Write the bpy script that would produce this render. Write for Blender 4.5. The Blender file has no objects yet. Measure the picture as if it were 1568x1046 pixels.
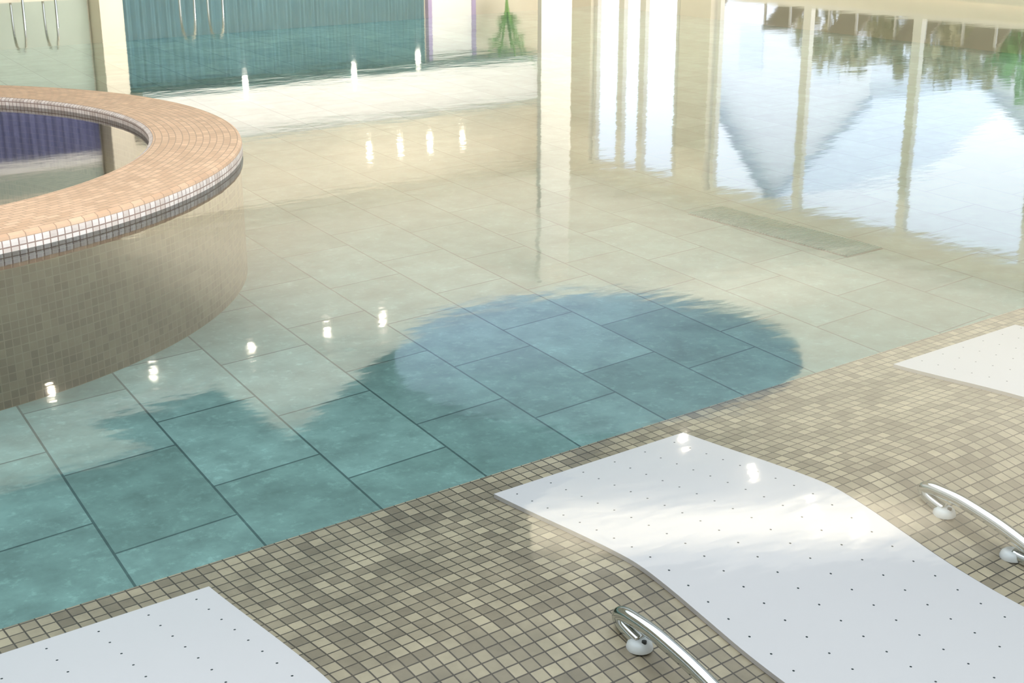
import bpy, bmesh, math, random
from mathutils import Vector, geometry
random.seed(4)
scene = bpy.context.scene
try:
    scene.view_settings.view_transform = 'Standard'
except Exception: pass

# ------------------------------------------------------------ helpers
def link(o, parent=None):
    scene.collection.objects.link(o)
    if parent: o.parent = parent
    return o
def mesh_obj(name, verts, faces, mat, parent=None, smooth=False, uvs=None):
    me = bpy.data.meshes.new(name); me.from_pydata([tuple(v) for v in verts], [], faces); me.update()
    if uvs:
        uvl = me.uv_layers.new(name="UVMap")
        for p in me.polygons:
            for li, vi in zip(p.loop_indices, p.vertices): uvl.data[li].uv = uvs[p.index][list(p.vertices).index(vi)]
    if smooth:
        for p in me.polygons: p.use_smooth = True
    me.materials.append(mat)
    return link(bpy.data.objects.new(name, me), parent)
def empty(name, loc=(0,0,0)):
    e = bpy.data.objects.new(name, None); e.location = loc; e.empty_display_size = .2
    return link(e)
BF = [(0,3,2,1),(4,5,6,7),(0,1,5,4),(1,2,6,5),(2,3,7,6),(3,0,4,7)]
class MB:
    def __init__(s): s.v=[]; s.f=[]
    def box(s, x0,x1,y0,y1,z0,z1):
        b=len(s.v); s.v += [(x0,y0,z0),(x1,y0,z0),(x1,y1,z0),(x0,y1,z0),(x0,y0,z1),(x1,y0,z1),(x1,y1,z1),(x0,y1,z1)]
        s.f += [tuple(b+i for i in f) for f in BF]; return s
    def tube(s, pts, r, n=12, caps=True):
        pts=[Vector(p) for p in pts]; b=len(s.v); up=Vector((0.03,0.02,1)).normalized(); prevn=None
        for i,p in enumerate(pts):
            t=(pts[min(i+1,len(pts)-1)]-pts[max(i-1,0)]).normalized()
            if prevn is None:
                nn=t.cross(up)
                if nn.length<.1: nn=t.cross(Vector((1,0,0)))
                nn.normalize()
            else:
                nn=(prevn-t*prevn.dot(t)).normalized()
            prevn=nn; bb=t.cross(nn); rr=r[i] if isinstance(r,(list,tuple)) else r
            for k in range(n):
                a=2*math.pi*k/n; s.v.append(tuple(p+nn*math.cos(a)*rr+bb*math.sin(a)*rr))
        for i in range(len(pts)-1):
            for k in range(n):
                s.f.append((b+i*n+k,b+i*n+(k+1)%n,b+(i+1)*n+(k+1)%n,b+(i+1)*n+k))
        if caps:
            s.f.append(tuple(b+k for k in range(n))[::-1]); e=b+(len(pts)-1)*n; s.f.append(tuple(e+k for k in range(n)))
        return s
    def lathe(s, cx,cy, prof, n=24):
        b=len(s.v)
        for r,z in prof:
            for k in range(n):
                a=2*math.pi*k/n; s.v.append((cx+r*math.cos(a),cy+r*math.sin(a),z))
        for i in range(len(prof)-1):
            for k in range(n): s.f.append((b+i*n+k,b+i*n+(k+1)%n,b+(i+1)*n+(k+1)%n,b+(i+1)*n+k))
        return s
    def obj(s,name,mat,parent=None,smooth=False): return mesh_obj(name,s.v,s.f,mat,parent,smooth)
def poly(name, loops, z, mat, parent=None, thick=0):
    L=[[Vector((x,y,z)) for x,y in l] for l in loops]
    tris=geometry.tessellate_polygon(L); v=[p for l in L for p in l]; f=[]
    for t in tris:
        a,b,c=[v[i] for i in t]
        f.append(tuple(t) if (b-a).cross(c-a).z>0 else tuple(reversed(t)))
    if thick:
        n=len(v); v=v+[p+Vector((0,0,thick)) for p in v]
        f=[tuple(reversed(t)) for t in f]+[tuple(i+n for i in t) for t in f]
        o=0
        for l in L:
            m=len(l)
            for i in range(m):
                j=(i+1)%m; f.append((o+i,o+j,o+j+n,o+i+n))
            o+=m
    return mesh_obj(name,v,f,mat,parent)
def circ(cx,cy,r,n=96,a0=0,a1=360):
    full=(a1-a0)==360
    m=n if full else n+1
    return [(cx+r*math.cos(math.radians(a0+(a1-a0)*i/n)),cy+r*math.sin(math.radians(a0+(a1-a0)*i/n))) for i in range(m)]
def spline(pts, n=8):
    P=[Vector(p) for p in pts]; P=[2*P[0]-P[1]]+P+[2*P[-1]-P[-2]]; out=[]
    for i in range(1,len(P)-2):
        for k in range(n):
            t=k/n; a,b,c,d=P[i-1:i+3]
            out.append(.5*((2*b)+(c-a)*t+(2*a-5*b+4*c-d)*t*t+(-a+3*b-3*c+d)*t**3))
    out.append(P[-2]); return out

# ------------------------------------------------------------ materials
def M(name):
    m=bpy.data.materials.new(name); m.use_nodes=True; nt=m.node_tree; nt.nodes.clear()
    out=nt.nodes.new('ShaderNodeOutputMaterial'); return m,nt,out
def N(nt,t,**k):
    n=nt.nodes.new(t)
    for a,b in k.items(): setattr(n,a,b)
    return n
def simple(name,col,rough=.6,metal=0,var=.12,scale=3,emit=None,es=0,spec=.5):
    m,nt,out=M(name); p=N(nt,'ShaderNodeBsdfPrincipled')
    tc=N(nt,'ShaderNodeTexCoord'); no=N(nt,'ShaderNodeTexNoise'); no.inputs['Scale'].default_value=scale; no.inputs['Detail'].default_value=4
    nt.links.new(tc.outputs['Object'],no.inputs['Vector'])
    mx=N(nt,'ShaderNodeMix',data_type='RGBA'); nt.links.new(no.outputs['Fac'],mx.inputs[0])
    mx.inputs[6].default_value=(*[c*(1-var) for c in col],1); mx.inputs[7].default_value=(*[min(1,c*(1+var)) for c in col],1)
    nt.links.new(mx.outputs[2],p.inputs['Base Color'])
    p.inputs['Roughness'].default_value=rough; p.inputs['Metallic'].default_value=metal
    p.inputs['Specular IOR Level'].default_value=spec
    if emit: p.inputs['Emission Color'].default_value=(*emit,1); p.inputs['Emission Strength'].default_value=es
    nt.links.new(p.outputs[0],out.inputs[0]); return m
def brick(name,c1,c2,mort,w,h,ms,offset=0,uv=False,shear=(0,0),mottle=.35,mscale=6,rough=.5,bump=.2,freq=2,spots=0):
    m,nt,out=M(name); p=N(nt,'ShaderNodeBsdfPrincipled'); tc=N(nt,'ShaderNodeTexCoord'); L=nt.links.new
    src=tc.outputs['UV' if uv else 'Object']
    vec=src
    if shear!=(0,0):
        sx=N(nt,'ShaderNodeSeparateXYZ'); L(src,sx.inputs[0]); cb=N(nt,'ShaderNodeCombineXYZ')
        a=N(nt,'ShaderNodeMath',operation='MULTIPLY_ADD'); a.inputs[1].default_value=shear[0]; L(sx.outputs[1],a.inputs[0]); L(sx.outputs[0],a.inputs[2])
        b=N(nt,'ShaderNodeMath',operation='MULTIPLY_ADD'); b.inputs[1].default_value=shear[1]; L(sx.outputs[0],b.inputs[0]); L(sx.outputs[1],b.inputs[2])
        L(b.outputs[0],cb.inputs[0]); L(a.outputs[0],cb.inputs[1]); vec=cb.outputs[0]
    br=N(nt,'ShaderNodeTexBrick'); br.offset=offset; br.offset_frequency=freq; br.squash=1
    L(vec,br.inputs['Vector']); br.inputs['Scale'].default_value=1
    br.inputs['Color1'].default_value=(*c1,1); br.inputs['Color2'].default_value=(*c2,1); br.inputs['Mortar'].default_value=(*mort,1)
    br.inputs['Mortar Size'].default_value=ms; br.inputs['Brick Width'].default_value=w; br.inputs['Row Height'].default_value=h
    br.inputs['Mortar Smooth'].default_value=.2; br.inputs['Bias'].default_value=0
    no=N(nt,'ShaderNodeTexNoise'); no.inputs['Scale'].default_value=mscale; no.inputs['Detail'].default_value=8; no.inputs['Roughness'].default_value=.65
    L(tc.outputs['Object'],no.inputs['Vector'])
    mr=N(nt,'ShaderNodeMapRange'); mr.inputs[1].default_value=.3; mr.inputs[2].default_value=.7; mr.inputs[3].default_value=1-mottle; mr.inputs[4].default_value=1+mottle
    L(no.outputs['Fac'],mr.inputs[0])
    mul=N(nt,'ShaderNodeVectorMath',operation='SCALE'); L(br.outputs['Color'],mul.inputs[0]); L(mr.outputs[0],mul.inputs['Scale'])
    col=mul.outputs[0]
    if spots:
        n2=N(nt,'ShaderNodeTexNoise'); n2.inputs['Scale'].default_value=16; n2.inputs['Detail'].default_value=6; n2.inputs['Roughness'].default_value=.7
        L(tc.outputs['Object'],n2.inputs['Vector'])
        m2=N(nt,'ShaderNodeMapRange'); m2.inputs[1].default_value=.54; m2.inputs[2].default_value=.72; m2.inputs[3].default_value=1; m2.inputs[4].default_value=1+spots
        L(n2.outputs['Fac'],m2.inputs[0])
        mu=N(nt,'ShaderNodeVectorMath',operation='SCALE'); L(col,mu.inputs[0]); L(m2.outputs[0],mu.inputs['Scale']); col=mu.outputs[0]
    L(col,p.inputs['Base Color']); p.inputs['Roughness'].default_value=rough
    bu=N(nt,'ShaderNodeBump'); bu.inputs['Strength'].default_value=bump; bu.inputs['Distance'].default_value=.003; bu.invert=True
    L(br.outputs['Fac'],bu.inputs['Height']); L(bu.outputs[0],p.inputs['Normal'])
    L(p.outputs[0],out.inputs[0]); return m
def water(name, bs=.0016, tint=(.94,.985,.975)):
    m,nt,out=M(name); L=nt.links.new
    tc=N(nt,'ShaderNodeTexCoord'); mp=N(nt,'ShaderNodeMapping'); mp.inputs['Rotation'].default_value=(0,0,math.radians(37)); mp.inputs['Scale'].default_value=(.8,1.6,1)
    L(tc.outputs['Object'],mp.inputs[0])
    n1=N(nt,'ShaderNodeTexNoise'); n1.inputs['Scale'].default_value=1.6; n1.inputs['Detail'].default_value=3; n1.inputs['Roughness'].default_value=.5
    L(mp.outputs[0],n1.inputs['Vector'])
    n2=N(nt,'ShaderNodeTexNoise'); n2.inputs['Scale'].default_value=8; n2.inputs['Detail'].default_value=2
    L(mp.outputs[0],n2.inputs['Vector'])
    bu=N(nt,'ShaderNodeBump'); bu.inputs['Strength'].default_value=1; bu.inputs['Distance'].default_value=bs
    L(n1.outputs['Fac'],bu.inputs['Height'])
    b2=N(nt,'ShaderNodeBump'); b2.inputs['Strength'].default_value=1; b2.inputs['Distance'].default_value=bs*.18
    L(n2.outputs['Fac'],b2.inputs['Height']); L(bu.outputs[0],b2.inputs['Normal'])
    fr=N(nt,'ShaderNodeFresnel'); fr.inputs['IOR'].default_value=1.42
    tr=N(nt,'ShaderNodeBsdfTransparent'); tr.inputs[0].default_value=(*tint,1)
    gl=N(nt,'ShaderNodeBsdfGlossy'); gl.inputs['Roughness'].default_value=.045; gl.inputs['Color'].default_value=(1,1,1,1)
    L(b2.outputs[0],gl.inputs['Normal'])
    mx=N(nt,'ShaderNodeMixShader'); L(fr.outputs[0],mx.inputs[0]); L(tr.outputs[0],mx.inputs[1]); L(gl.outputs[0],mx.inputs[2])
    L(mx.outputs[0],out.inputs[0]); return m
def panel_mat():
    m,nt,out=M('perforated_white_plastic'); L=nt.links.new; p=N(nt,'ShaderNodeBsdfPrincipled')
    tc=N(nt,'ShaderNodeTexCoord'); sp=N(nt,'ShaderNodeSeparateXYZ'); L(tc.outputs['Object'],sp.inputs[0])
    def cell(o,size):
        a=N(nt,'ShaderNodeMath',operation='DIVIDE'); L(o,a.inputs[0]); a.inputs[1].default_value=size
        b=N(nt,'ShaderNodeMath',operation='FRACT'); L(a.outputs[0],b.inputs[0])
        c=N(nt,'ShaderNodeMath',operation='SUBTRACT'); L(b.outputs[0],c.inputs[0]); c.inputs[1].default_value=.5
        d=N(nt,'ShaderNodeMath',operation='MULTIPLY'); L(c.outputs[0],d.inputs[0]); d.inputs[1].default_value=size
        e=N(nt,'ShaderNodeMath',operation='MULTIPLY'); L(d.outputs[0],e.inputs[0]); L(d.outputs[0],e.inputs[1]); return e
    x=cell(sp.outputs[0],.163); y=cell(sp.outputs[1],.092)
    s=N(nt,'ShaderNodeMath',operation='ADD'); L(x.outputs[0],s.inputs[0]); L(y.outputs[0],s.inputs[1])
    lt=N(nt,'ShaderNodeMath',operation='LESS_THAN'); L(s.outputs[0],lt.inputs[0]); lt.inputs[1].default_value=.004**2
    mx=N(nt,'ShaderNodeMix',data_type='RGBA'); L(lt.outputs[0],mx.inputs[0]); mx.inputs[6].default_value=(.64,.59,.57,1); mx.inputs[7].default_value=(.03,.04,.04,1)
    L(mx.outputs[2],p.inputs['Base Color']); p.inputs['Roughness'].default_value=.75; p.inputs['Specular IOR Level'].default_value=.2
    L(p.outputs[0],out.inputs[0]); return m

m_water=water('pool_water_surface')
m_water2=water('tub_water_surface',.0006,(.5,.52,.5))
m_floor=brick('slate_pool_tiles',(.165,.275,.24),(.23,.365,.325),(.065,.12,.11),.95,.62,.007,offset=.37,shear=(-.12,-.05),mottle=.27,mscale=3.5,rough=.7,freq=2,spots=.4)
m_mosaic=brick('beige_glass_mosaic',(.45,.365,.24),(.225,.178,.118),(.08,.06,.042),.05,.05,.003,mottle=.3,mscale=3)
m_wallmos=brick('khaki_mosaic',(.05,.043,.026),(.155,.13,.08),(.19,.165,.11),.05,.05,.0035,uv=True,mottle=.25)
m_rim=brick('peach_mosaic',(.60,.375,.22),(.75,.50,.31),(.44,.28,.17),.10,.05,.004,offset=.5,uv=True,mottle=.1)
m_rimside=brick('white_mosaic',(.85,.75,.66),(.66,.54,.45),(.32,.21,.16),.05,.05,.004,uv=True,mottle=.1)
m_panel=panel_mat()
m_chrome=simple('polished_chrome',(.62,.64,.62),.06,1,var=.02)
m_flange=simple('steel_flange',(.72,.72,.70),.3,.0,var=.05)
m_screw=simple('dark_screw',(.03,.03,.03),.4)
m_ceil=simple('cream_plaster_ceiling',(.85,.785,.665),.9,var=.04,scale=.4)
m_cream=simple('cream_plaster_wall',(.80,.73,.60),.9,var=.05)
m_col=simple('cream_column_plaster',(.66,.615,.52),.9,var=.03)
m_white=simple('white_plaster',(.9,.88,.86),.8,var=.03)
m_frame=simple('white_window_frame',(.78,.74,.66),.5,var=.03)
m_dark=simple('dark_teal_ceiling',(.14,.20,.18),.9,var=.2,scale=.5)
m_blue=simple('blue_dome_paint',(.26,.335,.46),.9,var=.1,scale=.5)
m_teal=simple('teal_curtain_fabric',(.07,.17,.22),.8,var=.25,scale=2)
m_navy=simple('blue_navy_fabric',(.13,.14,.27),.8,var=.2)
m_green=simple('pale_green_panel',(.40,.46,.40),.8)
m_trimteal=simple('deep_teal_trim',(.01,.12,.14),.5)
m_lamp=simple('lamp_glow',(1,1,1),.5,emit=(1,.9,.75),es=50)
m_deck=brick('stone_deck_tiles',(.5,.45,.36),(.42,.38,.3),(.25,.22,.17),.6,.6,.006)
m_grate=simple('green_grate_plastic',(.01,.26,.24),.5)
m_gratedark=simple('grate_shadow_channel',(.005,.08,.08),.8)
m_leaf=simple('leaf_green',(.16,.34,.07),.6,var=.5,scale=6)
m_leafa=simple('autumn_foliage',(.36,.29,.15),.8,var=.5,scale=4)
m_pot=simple('white_ceramic_pot',(.8,.8,.8),.4)
m_lounge=simple('taupe_sling_fabric',(.31,.24,.17),.8)
m_wood=simple('light_frame_metal',(.5,.47,.43),.5)
m_house=simple('pale_house_render',(.93,.94,.97),.9,var=.03)
m_rooflight=simple('pale_roof_sheet',(.80,.85,.92),.8,var=.03)
m_roof=simple('slate_roof',(.40,.44,.52),.9)
m_ground=simple('outdoor_paving',(.55,.53,.50),.9)

# ------------------------------------------------------------ pool basin
TCX,TCY,TR,TI=1.5,10.8,3.38,2.70
PX0,PX1,PY0,PY1=-6,20.6,.3,24.0
hole=circ(TCX,TCY,TR-.03)
COL=(14.35,15.0,18.1,18.2)
poly('pool_water',[[(PX0,PY0),(PX1,PY0),(PX1,PY1),(PX0,PY1)],hole,[(COL[0],COL[2]),(COL[1],COL[2]),(COL[1],COL[3]),(COL[0],COL[3])]],0,m_water)
fl=poly('floor',[[(PX0,3.9),(PX1,3.9),(PX1,PY1),(PX0,PY1)]],-.9,m_floor)
MB().box(PX0,PX1,PY1,PY1+.25,-1,.13).obj('wall_pool_north',m_cream)
MB().box(PX1,PX1+.09,PY0,PY1,-1,.13).obj('wall_pool_east',m_cream)
MB().box(PX0,20.65,PY1+.25,26,.0,.12).obj('floor_deck_north',m_deck)
MB().box(PX0,20.65,-3,PY0,-1,.12).obj('floor_deck_south',m_deck)

# shaped bench (profile extruded along x)
prof=[(3.96,-.25),(3.78,-.25),(3.55,-.235),(3.3,-.215),(3.1,-.203),(2.97,-.203),(2.82,-.225),(2.65,-.26),(2.45,-.30),(2.2,-.33),(1.9,-.34),(1.5,-.31),(1.1,-.26),(.3,-.25)]
sp=[(p.x,p.y) for p in spline([(a,b,0) for a,b in prof],6)]
def bz(y):
    for i in range(len(sp)-1):
        if sp[i][0]>=y>=sp[i+1][0]:
            t=(sp[i][0]-y)/(sp[i][0]-sp[i+1][0]+1e-9); return sp[i][1]*(1-t)+sp[i+1][1]*t
    return -.25
v=[];f=[]
for y,z in sp: v+=[(PX0,y,z),(PX1,y,z)]
v+= [(PX0,3.96,-.9),(PX1,3.96,-.9)]
for i in range(len(sp)-1): f.append((2*i,2*i+2,2*i+3,2*i+1))
f.append((len(v)-2,0,1,len(v)-1))
mesh_obj('floor_lounger_bench',v,f,m_mosaic)

def lounger_panel(x0,x1):
    ys=[3.785-i*.04 for i in range(75)]
    v=[];f=[]
    for y in ys:
        z=bz(y); v+=[(x0,y,z+.001),(x0,y,z+.018),(x1,y,z+.018),(x1,y,z+.001)]
    for i in range(len(ys)-1):
        for k in range(3): a=4*i+k; f.append((a,a+1,a+5,a+4))
    f.append((0,3,2,1)); e=4*(len(ys)-1); f.append((e,e+1,e+2,e+3))
    mesh_obj('bubble_lounger_panel',v,f,m_panel)
for x0,x1 in ((.64,1.62),(2.787,3.775),(5.16,6.15),(7.4,8.38),(-1.5,-.52)): lounger_panel(x0,x1)

def handle(x):
    e=empty('grab_handle',(x,2.53,bz(2.53)))
    def loc(y,h): return (0,y-2.53,bz(y)+h-bz(2.53))
    pts=[loc(2.68,.016),loc(2.72,.018),loc(2.76,.026),loc(2.775,.046),loc(2.75,.064),loc(2.70,.076),loc(2.62,.088),loc(2.53,.092),loc(2.44,.088),loc(2.36,.076),loc(2.31,.064),loc(2.285,.046),loc(2.30,.026),loc(2.34,.018),loc(2.38,.016)]
    MB().tube(spline(pts,6),.024,18).obj('tube',m_chrome,e,True)
    for i,y in enumerate((2.675,2.385)):
        z=bz(y)-bz(2.53)
        MB().lathe(-.004,y-2.53,[(.0,z+.03),(.026,z+.03),(.037,z+.02),(.042,z+.006),(.042,z)],32).obj('flange_%d'%(i+1),m_flange,e,True)
        MB().lathe(-.006,y-2.53-.022,[(0,z+.036),(.008,z+.035),(.008,z+.01)],12).obj('screw_%d'%(i+1),m_screw,e)
for x in (2.525,4.04,.4): handle(x)

# floor grate
g=empty('floor_grate',(8.63,7.6,-.9))
MB().box(-.215,.215,-.9,.9,.001,.006).obj('channel',m_gratedark,g)
mb=MB()
for i in range(60):
    y=-.89+i*.03; mb.box(-.21,.21,y,y+.016,.004,.016)
mb.obj('slats',m_grate,g)

# ------------------------------------------------------------ round tub
tub=empty('round_whirlpool_tub',(TCX,TCY,0))
def ring(name,prof,mat,n=160,voff=0):
    v=[];f=[];uv=[];d=[0]
    for i in range(1,len(prof)): d.append(d[-1]+math.hypot(prof[i][0]-prof[i-1][0],prof[i][1]-prof[i-1][1]))
    for r,z in prof:
        for k in range(n): a=2*math.pi*k/n; v.append((r*math.cos(a),r*math.sin(a),z))
    R=TR
    for i in range(len(prof)-1):
        for k in range(n):
            f.append((i*n+k,i*n+(k+1)%n,(i+1)*n+(k+1)%n,(i+1)*n+k))
            u0=k/n*math.pi*2*R;u1=(k+1)/n*math.pi*2*R
            uv.append([(u0,d[i]+voff),(u1,d[i]+voff),(u1,d[i+1]+voff),(u0,d[i+1]+voff)])
    return mesh_obj(name,v,f,mat,tub,False,uv)
ring('rim_top',[(TR-.002,.068),(TR-.008,.088),(TR-.03,.1),(TI+.03,.1)],m_rim)
ring('rim_edge',[(TR-.02,-.01),(TR,0),(TR,.05),(TR-.002,.068)],m_rimside)
ring('rim_inner_edge',[(TI+.03,.1),(TI,.085),(TI,-.03),(TI+.02,-.03)],m_rimside)
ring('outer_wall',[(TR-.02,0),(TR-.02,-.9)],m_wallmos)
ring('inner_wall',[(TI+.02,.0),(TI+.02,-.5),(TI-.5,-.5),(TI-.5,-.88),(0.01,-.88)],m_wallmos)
o=poly('tub_water',[circ(0,0,TI+.01)],.035,m_water2,tub)

# ------------------------------------------------------------ hall shell
HC=4.8
CX,CY,CR=12.8,14.75,3.05
arc=circ(CX,CY,CR,80,-119,136)
outline=[(-6,26),(-6,16.85)]+arc[::-1]+[(9.6,11.5),(8.5,10.9),(8.0,10.2),(8.1,9.55),(9.0,9.2),(12.3,7.1),(20.7,2.0),(20.7,26)]
poly('ceiling',[outline],HC,m_ceil,None,.12)
poly('ceiling_sail',[[(7.45,14.5),(10.45,16.7),(7.45,16.7)]],HC-.02,m_ceil,None,.06)
poly('ceiling_sail',[[(-2,15.1),(5.9,15.1),(5.5,16.6),(-2,16.6)]],HC-.02,m_ceil,None,.06)
dome=empty('ceiling_dome',(CX,CY,HC))
pr=[(CR,.12),(CR,.6),(CR*.92,.9),(CR*.7,1.15),(CR*.35,1.27),(.01,1.3)]
MB().lathe(0,0,pr,72).obj('shell',m_blue,dome,True)
poly('ceiling_upper',[[(-6,26),(-6,11),(2,11),(8,6),(9.5,-2),(20.7,-2),(20.7,26)]],6.6,m_dark,None,.1)

w=MB(); w.box(-6.2,20.9,26,26.2,.0,6.6); w.obj('wall_north',m_cream)
w=MB(); w.box(-6.2,-6,-3,26,-1,6.6); w.obj('wall_west',m_cream)
def curtain(name,x0,x1,z0,z1,mat,y=25.88):
    v=[];f=[];n=int((x1-x0)/.035)
    for i in range(n+1):
        x=x0+(x1-x0)*i/n; yy=y+.03*math.sin(x*2*math.pi/.16)
        v+=[(x,yy,z0),(x,yy,z1)]
    for i in range(n): f.append((2*i,2*i+2,2*i+3,2*i+1))
    mesh_obj(name,v,f,mat)
curtain('ribbed_curtain',10.2,17.2,.13,2.1,m_teal)
curtain('ribbed_curtain',2.0,9.6,2.25,3.3,m_navy)
MB().box(2.0,9.6,25.9,25.98,3.32,3.5).obj('trim_1',m_white)
MB().box(2.0,9.6,25.9,25.98,3.55,4.0).obj('trim_2',m_green)
MB().box(2.0,9.6,25.9,25.98,.12,2.2).obj('door_2',m_green)
MB().box(9.65,10.1,25.4,25.95,.12,HC).obj('column',m_cream)
def bulk(name,z0,z1,grow,mat,parent):
    r=.45+grow; pts=[(10.2,25.95),(10.2,25.05-grow)]+[(19.6+r*math.cos(math.radians(a)),25.5+r*math.sin(math.radians(a))) for a in range(-90,91,10)]
    return poly(name,[pts],z0,mat,parent,z1-z0)
bk=empty('rounded_bulkhead')
bulk('body',2.12,3.05,0,m_white,bk); bulk('trim_top',3.05,3.1,.03,m_trimteal,bk); bulk('trim_bottom',2.07,2.12,.03,m_trimteal,bk)
d=empty('door_1'); MB().box(17.4,18.5,25.9,25.97,.12,2.0).obj('leaf',m_white,d); MB().box(17.3,17.4,25.86,25.98,.12,2.05).box(18.5,18.6,25.86,25.98,.12,2.05).obj('frame',simple('lilac_frame',(.45,.35,.6),.6),d)
# free blade column
MB().box(*COL,-.9,HC).obj('column',m_col)

# window wall (east)
WX=20.7
w=MB(); w.box(WX,WX+.3,-3,26.2,4.5,6.6); w.box(WX,WX+.3,-3,26.2,0,.42); w.box(WX,WX+.3,24.3,26.2,.42,4.5); w.box(WX,WX+.3,20.5,21.4,.42,4.5)
w.obj('wall_east',m_cream)
mull=[24.2,23.3,22.6,21.45,20.35,17.95,15.4,12.8,10.2,7.6,5.0,2.4,-.2,-2.8]
def winframe(i,ya,yb):
    e=empty('window_%d'%i,(WX+.1,(ya+yb)/2,.42)); hy=abs(ya-yb)/2; b=MB()
    b.box(-.06,.06,-hy,-hy+.09,0,4.08); b.box(-.06,.06,hy-.09,hy,0,4.08); b.box(-.06,.06,-hy+.09,hy-.09,0,.1); b.box(-.06,.06,-hy+.09,hy-.09,3.98,4.08)
    b.obj('frame',m_frame,e)
k=1
for i in range(len(mull)-1):
    if mull[i]==21.45: continue
    winframe(k,mull[i],mull[i+1]); k+=1
# ------------------------------------------------------------ lamps
def lamps(name,pts,r,mat=m_lamp):
    b=MB()
    for (x,y,z) in pts: b.lathe(x,y,[(.001,z-r),(r*.7,z-r*.7),(r,z),(r*.7,z+r*.7),(.001,z+r)],12)
    b.obj(name,mat,None,True)
lamps('ceiling_spotlights',[(x,17.6,HC-.06) for x in (5.5,6.95,8.5,9.8,10.8)],.045)
lamps('ceiling_spotlights',[(11.2,11.2,HC-.06),(11.2,10.05,HC-.06),(11.0,8.95,HC-.06),(11.1,8.4,HC-.06)],.045)
lamps('wall_spotlights',[(x,25.6,3.85) for x in (15.5,16.3,17.1,18.0)]+[(12.3,24.95,2.0),(14.8,24.95,2.0),(16.4,24.95,1.85)],.055)
def up(name,x,y,sx,sy,z,dens,col=(1,.94,.84),rot=(math.pi,0,0),spread=180):
    l=bpy.data.lights.new(name,'AREA'); l.shape='RECTANGLE'; l.size=sx; l.size_y=sy; l.energy=dens*sx*sy; l.color=col; l.spread=math.radians(spread)
    o=bpy.data.objects.new(name,l); o.location=(x,y,z); o.rotation_euler=rot; link(o)
up('added_ceiling_fill_north',14.8,21.3,11,8.4,3.6,5.8)  # added upward fill that brightens the ceiling, not a fitting of the hall
up('added_ceiling_fill_northwest',2,21.3,12,8.4,3.6,1.2)  # weaker added fill, leaves the ceiling on the tub side darker
up('added_ceiling_fill_east',16.2,8,8.5,17,3.6,8)  # added fill brightening the east ceiling for its reflection in the water
up('added_ceiling_fill_west',4,15.8,11,1.8,3.9,4.0)  # added fill under the west sails, unseen from below
up('added_ceiling_fill_edge',10.0,9.4,4.6,.8,4.3,19,(1,.93,.8),(math.pi,0,math.radians(-32)),140)  # added strip brightening the ceiling edge for a bright reflection over the bench
up('added_wall_fill',12.5,12,11,.5,3.0,165,(1,.96,.9),(math.radians(85),0,0),90)  # added light facing north to brighten column, bulkhead and back wall

# ------------------------------------------------------------ rails, plant
def rail(x,y,rot=0):
    e=empty('pool_handrail',(x,y,.12)); b=MB()
    for s in (-.28,.28):
        b.tube(spline([(s,.35,0),(s,.33,.6),(s,.2,.82),(s,0,.86),(s,-.2,.75),(s,-.28,.4),(s,-.3,-.7)],6),.022,10)
    b.obj('rails',m_chrome,e,True); e.rotation_euler=(0,0,rot)
rail(8.0,24.1); rail(11.1,24.1)
def plant(name,x,y,z,h,nl,mat=m_leaf):
    e=empty(name,(x,y,z))
    MB().lathe(0,0,[(.01,0),(.22,0),(.3,.45),(.32,.5),(.27,.5),(.25,.42),(.01,.42)],24).obj('pot',m_pot,e,True)
    b=MB(); L=MB()
    for i in range(11):
        a=random.uniform(0,6.28); l=random.uniform(.65,1)*h; reach=random.uniform(.15,.75)
        P=[(reach*t*t*math.cos(a)*1.1,reach*t*t*math.sin(a)*1.1,.42+l*t*(1-.12*t)) for t in (0,.25,.5,.75,1)]
        b.tube(P,.014,6)
        for j in range(9):
            t=random.uniform(.35,1); q=Vector((reach*t*t*math.cos(a)*1.1,reach*t*t*math.sin(a)*1.1,.42+l*t*(1-.12*t)))
            c=random.uniform(0,6.28); s=random.uniform(.16,.28); d=Vector((math.cos(c),math.sin(c),random.uniform(-.3,.5)))*s; n=Vector((-math.sin(c),math.cos(c),random.uniform(-.4,.4)))*s*.32
            k=len(L.v); L.v+= [tuple(q),tuple(q+d*.45+n),tuple(q+d),tuple(q+d*.45-n)]; L.f.append((k,k+1,k+2,k+3))
    b.obj('stems',mat,e); L.obj('leaves',mat,e)
plant('potted_plant',18.6,24.7,.12,1.9,0)

# ------------------------------------------------------------ outdoors
poly('ground',[[(21.0,-20),(90,-20),(90,80),(21.0,80)]],.15,m_ground)
def sunbed(y):
    e=empty('sun_lounger',(22.6,y,.15)); b=MB()
    v=[(-.95,-.36,.36),(.25,-.36,.36),(.25,.36,.36),(-.95,.36,.36),(.95,-.36,.95),(.95,.36,.95)]
    f=[(0,1,2,3),(1,4,5,2)]; vv=v+[(a,b_,c+.05) for a,b_,c in v]; ff=[t[::-1] for t in f]+[tuple(i+6 for i in t) for t in f]
    ff+=[(0,1,7,6),(1,4,10,7),(4,5,11,10),(5,2,8,11),(2,3,9,8),(3,0,6,9)]
    mesh_obj('sling',vv,ff,m_lounge,e)
    for sx in (-.85,.2):
        for sy in (-.36,.32): b.box(sx,sx+.04,sy,sy+.04,0,.36)
    b.box(.85,.89,-.36,-.32,0,.86); b.box(.85,.89,.32,.36,0,.86)
    b.obj('frame',m_wood,e); e.rotation_euler=(0,0,math.pi)
for y in (21.8,19.6,17.9,16.3,14.8,13.4,12.0): sunbed(y)
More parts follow.
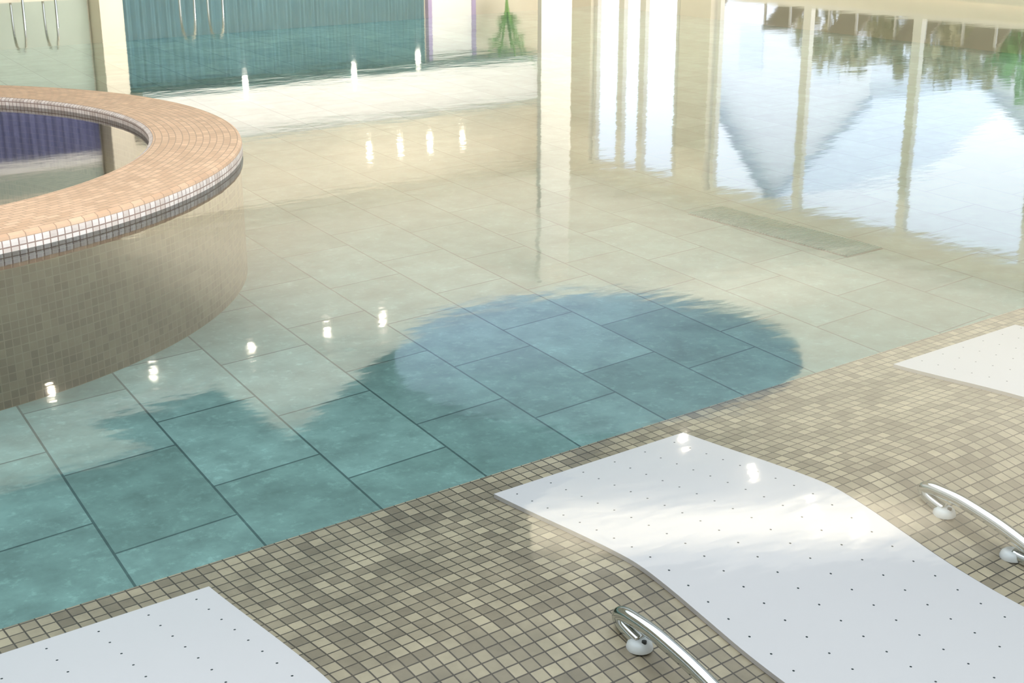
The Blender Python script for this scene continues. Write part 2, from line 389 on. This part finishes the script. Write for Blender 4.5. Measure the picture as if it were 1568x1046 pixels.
def house(x,y0,y1,eave,peak,depth=9):
    e=empty('house',(x,(y0+y1)/2,.15)); h=(y1-y0)/2
    v=[(0,-h,0),(0,h,0),(0,h,eave),(0,0,peak),(0,-h,eave)]; v+=[(depth,b,c) for a,b,c in v]
    f=[(0,1,2,3,4)[::-1],(5,6,7,8,9),(0,4,9,5),(1,6,7,2)]
    mesh_obj('walls',v,f,m_house,e)
    t=.22;o=.5;k=(peak-eave)/h
    def slab(nm,xa,xb,dz,mt):
        v=[];f=[]
        for s in (-1,1):
            b=len(v)
            for X in (xa,xb):
                v.extend([(X,s*(h+o),eave-k*o+dz),(X,0,peak+dz),(X,0,peak+t+dz),(X,s*(h+o),eave-k*o+t+dz)])
            f.extend([tuple(b+i for i in q) for q in BF])
        mesh_obj(nm,v,f,mt,e)
    slab('roof',-.4,depth+.5,0,m_rooflight); slab('gable_trim',-.55,-.4,-.05,m_roof)
    b=MB()
    for yy in (-.5*h,.45*h):
        for zz in (1.2,eave*.62): b.box(-.05,.02,yy-.6,yy+.6,zz,zz+1.5)
    b.obj('window_panes',m_rooflight,e)
house(40,31.5,39.5,6.0,10); house(40,19.5,28.5,3.2,6.2)
def shrub(x,y,s,mat):
    v=[];f=[]
    for i in range(700):
        a=random.uniform(0,6.28);u=random.uniform(-1,1);r=s*random.uniform(.7,1)
        q=math.sqrt(1-u*u); c=Vector((r*q*math.cos(a),r*q*math.sin(a),s+.9*r*u))
        d1=Vector([random.uniform(-1,1) for _ in range(3)])*.14*s; d2=Vector([random.uniform(-1,1) for _ in range(3)])*.14*s
        b=len(v); v+=[c,c+d1,c+d1+d2,c+d2]; f.append((b,b+1,b+2,b+3))
    b=MB(); b.v=[tuple(p) for p in v]; b.f=f; b.tube([(0,0,0),(.03,0,s*.6),(0,.05,s*1.3)],[.09*s,.06*s,.03*s],8)
    o=b.obj('shrub',mat); o.location=(x,y,.15)
for x,y,s,mt in ((30,24.5,1.6,m_leafa),(30.3,22.3,1.6,m_leafa),(29.5,20.2,1.5,m_leafa),(30,18.0,1.7,m_leaf),(30,15.6,1.3,m_leafa)): shrub(x,y,s,mt)

# ------------------------------------------------------------ world + camera
wd=bpy.data.worlds.new('sky'); scene.world=wd; wd.use_nodes=True; nt=wd.node_tree; nt.nodes.clear()
out=nt.nodes.new('ShaderNodeOutputWorld'); bg=nt.nodes.new('ShaderNodeBackground')
tc=nt.nodes.new('ShaderNodeTexCoord'); sx=nt.nodes.new('ShaderNodeSeparateXYZ'); cr=nt.nodes.new('ShaderNodeValToRGB')
nt.links.new(tc.outputs['Generated'],sx.inputs[0]); nt.links.new(sx.outputs[2],cr.inputs[0])
cr.color_ramp.elements[0].position=0; cr.color_ramp.elements[0].color=(.90,.94,1,1)
cr.color_ramp.elements[1].position=.3; cr.color_ramp.elements[1].color=(.82,.885,1,1)
nt.links.new(cr.outputs[0],bg.inputs[0]); bg.inputs[1].default_value=2.75
nt.links.new(bg.outputs[0],out.inputs[0])
cam=bpy.data.cameras.new('camera'); cam.sensor_width=36; cam.lens=36*2094/1568; cam.clip_end=500
co=bpy.data.objects.new('camera',cam); co.location=(0,0,2); co.rotation_euler=(math.radians(90-19.05),0,math.radians(-37.2)); link(co)
scene.camera=co
